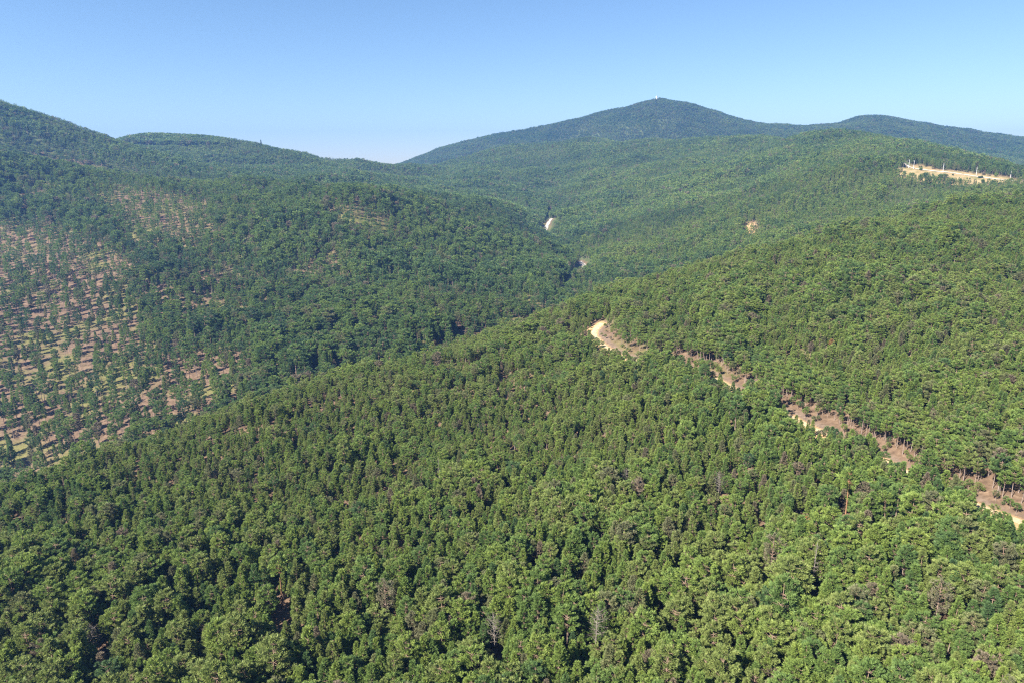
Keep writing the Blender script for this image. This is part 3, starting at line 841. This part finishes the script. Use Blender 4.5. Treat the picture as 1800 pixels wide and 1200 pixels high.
shaft_me = mesh_from("shaft", *map(np.array, tube([(0, 0, 0), (0, 0, PH_ * .5), (0, 0, PH_)], [0.27, 0.22, 0.17], 10)), M_conc)
arm_me = mesh_from("crossarm", *boxm(0, 0.33, PH_ - 0.6, 2.6, 0.22, 0.25), M_conc)
def lathe(prof, n_=8, cx=0, cy=0):
    V = [(cx + r_ * math.cos(2*math.pi*k/n_), cy + r_ * math.sin(2*math.pi*k/n_), z_) for r_, z_ in prof for k in range(n_)]
    F = [(i*n_+k, i*n_+(k+1) % n_, (i+1)*n_+(k+1) % n_, (i+1)*n_+k) for i in range(len(prof)-1) for k in range(n_)]
    return np.array(V), np.array(F)
ins_me = mesh_from("insulator", *lathe([(0.03, 0), (0.12, 0.02), (0.12, 0.1), (0.06, 0.12), (0.11, 0.2), (0.05, 0.3), (0.01, 0.32)]), M_cer)
for k, (bx_, by_, rz, lab) in enumerate([
    (1585,289,0.3,"pale concrete pole rising from the trees above the white road's left end"),
    (1597,296,0.2,"pale concrete pole at the lower end of the steep white road stretch"),
    (1605.5,297.5,0.1,"concrete pole with a wide crossarm, third from the left in the clearing"),
    (1657.5,302,1.2,"concrete pole beside the white road in the middle of the clearing"),
    (1715.7,308.5,1.3,"concrete pole standing behind the right half of the white road"),
    (1776,313,0.7,"pole top just showing above the trees right of the clearing")]):
    x_, y_ = hit(bx_, by_, 900)
    root = bpy.data.objects.new("utility_pole", None); COL.objects.link(root)
    for nm, mm in (("shaft", shaft_me), ("crossarm", arm_me)):
        o = bpy.data.objects.new(nm, mm); COL.objects.link(o); o.parent = root
        if nm == "crossarm":
            for xx_ in (-1.15, 0.0, 1.15):
                q_ = bpy.data.objects.new("insulator", ins_me); COL.objects.link(q_); q_.parent = o; q_.location = (xx_, 0.33, PH_ - 0.475)
    root.location = (x_, y_, float(ground(x_, y_)) - 0.3); root.rotation_euler = (0, 0, rz)
    root["label"] = lab; root["category"] = "power pole"; root["group"] = "power poles along the hilltop road"

# lookout tower on the far summit
M_tw, nt, b = new_mat("white painted masonry")
pos = N(nt, "ShaderNodeTexCoord").outputs["Object"]
nt.links.new(ramp(nt, ntex(nt, pos, 0.5, 5, 0.6), [(0.3, (0.62, 0.56, 0.54)), (0.7, (0.80, 0.76, 0.74))]), b.inputs["Base Color"])
M_gl, nt, b = new_mat("dark window glass"); b.inputs["Base Color"].default_value = (0.03, 0.04, 0.05, 1); b.inputs["Roughness"].default_value = 0.1
M_mt, nt, b = new_mat("grey steel"); b.inputs["Base Color"].default_value = (0.35, 0.37, 0.4, 1); b.inputs["Metallic"].default_value = 0.6
tw = bpy.data.objects.new("lookout_tower", None); COL.objects.link(tw)
def tpart(nm, vf, mat, parent=tw):
    o = bpy.data.objects.new(nm, mesh_from(nm, vf[0], vf[1], mat)); COL.objects.link(o); o.parent = parent; return o
tpart("base_building", boxm(0, 0, 5, 11, 9, 10), M_tw)
tpart("roof", boxm(0, 0, 10.2, 12, 10, 0.38), M_conc)
sh = tpart("shaft", lathe([(3.2, 10.4), (2.8, 17)], 12), M_tw)
cb = tpart("cabin", lathe([(2.8, 17.01), (4.2, 18), (4.2, 18.9), (4.0, 18.91), (4.0, 20.4), (4.4, 20.41), (4.4, 20.8), (0.1, 22.0)], 12), M_tw)
for k in range(12):
    a_ = 2 * math.pi * (k + .5) / 12
    v, f = boxm(0, 0, 0, 0.08, 1.5, 1.2)
    w_ = tpart("window", (v, f), M_gl, cb); w_.location = (4.0 * math.cos(math.pi/12) * math.cos(a_), 4.0 * math.cos(math.pi/12) * math.sin(a_), 19.65); w_.rotation_euler = (0, 0, a_)
for xx_ in (-3.6, -1.2, 1.2, 3.6):
    w_ = tpart("window", boxm(xx_, -4.52, 6.5, 1.1, 0.08, 1.5), M_gl)
tpart("door", boxm(0, -4.53, 1.3, 1.3, 0.08, 2.4), M_mt)
mast = tube([(0, 0, 21.9), (0, 0, 30)], [0.35, 0.15], 6)
tpart("antenna", join([tuple(map(np.array, mast)), boxm(0, 0, 27, 3.4, 0.25, 0.25), boxm(0, 0, 28.6, 4.4, 0.25, 0.25), boxm(-1.6, 0, 28.9, .3, .3, 2.2), boxm(1.6, 0, 28.9, .3, .3, 2.2)]), M_mt)
tw.location = (TOWER[0], TOWER[1], float(ground(*TOWER)) - 0.8)
tw["label"] = "white lookout tower with an antenna on the highest far summit"; tw["category"] = "tower"

# ------------------------------------------------------------------ roads
def strip(name, line, halfw, mat, lift=0.12, dz=None, label=None):
    n_ = len(line); V = []
    for i in range(n_):
        e = line[min(i + 1, n_ - 1)] - line[max(i - 1, 0)]; e = e / (np.hypot(*e) + 1e-9); nr = np.array([-e[1], e[0]])
        hw = halfw * (0.9 + 0.25 * math.sin(i * 1.7) * math.sin(i * .6))
        for s_ in (-1, -.33, .33, 1):
            p = line[i] + nr * hw * s_
            V.append((p[0], p[1], float(ground(*p)) + lift - (0.05 if abs(s_) == 1 else 0)))
    F = np.array([[4*i+k, 4*i+k+1, 4*i+k+5, 4*i+k+4] for i in range(n_ - 1) for k in range(3)])
    m_ = bpy.data.meshes.new(name); fast_mesh(m_, np.array(V), F, True); m_.materials.append(mat)
    o = bpy.data.objects.new(name, m_); COL.objects.link(o); o["kind"] = "structure"
    if label: o["label"] = label
    return o
M_track, nt, b = new_mat("yellow sandy track")
pos = N(nt, "ShaderNodeNewGeometry").outputs["Position"]
nt.links.new(ramp(nt, ntex(nt, pos, 0.7, 8, 0.7), [(0.3, (0.24, 0.165, 0.095)), (0.5, (0.40, 0.30, 0.18)), (0.7, (0.52, 0.40, 0.26))]), b.inputs["Base Color"])
M_white, nt, b = new_mat("pale gravel road")
pos = N(nt, "ShaderNodeNewGeometry").outputs["Position"]
nt.links.new(ramp(nt, ntex(nt, pos, 0.3, 8, 0.7), [(0.3, (0.30, 0.26, 0.21)), (0.7, (0.46, 0.41, 0.35))]), b.inputs["Base Color"])
strip("forest_track", TRACK, 1.8, M_track, 0.15, label="yellow sandy forest track cut along the near slope")
strip("hill_road", HILLROAD, 2.6, M_white, 0.5, label="white gravel road across the dry grass clearing")
for k, ln in enumerate(VALLEYROAD):
    strip("valley_road", ln, 3.6, M_white, 0.5, label="short white stretch of road in the valley bottom")

# ------------------------------------------------------------------ haze
hm = bpy.data.materials.new("haze"); hm.use_nodes = True
hn = hm.node_tree; hn.nodes.remove(hn.nodes["Principled BSDF"])
pv = hn.nodes.new("ShaderNodeVolumePrincipled")
pv.inputs["Color"].default_value = (0.19, 0.42, 1.0, 1)
pv.inputs["Density"].default_value = 0.000128
pv.inputs["Anisotropy"].default_value = 0.35
hn.links.new(pv.outputs[0], hn.nodes["Material Output"].inputs["Volume"])
bx = bpy.data.meshes.new("haze")
x0, x1, y0, y1, z0, z1 = -7200, 7200, -2100, 6500, -222, float(ZZ.max()) + 30
fast_mesh(bx, np.array([(x, y, z) for z in (z0, z1) for y in (y0, y1) for x in (x0, x1)]),
          np.array([[0, 2, 3, 1], [4, 5, 7, 6], [0, 1, 5, 4], [2, 6, 7, 3], [0, 4, 6, 2], [1, 3, 7, 5]]))
bx.materials.append(hm)
ho = bpy.data.objects.new("haze", bx); COL.objects.link(ho); ho["kind"] = "stuff"; ho["label"] = "thin blue haze over the far hills"
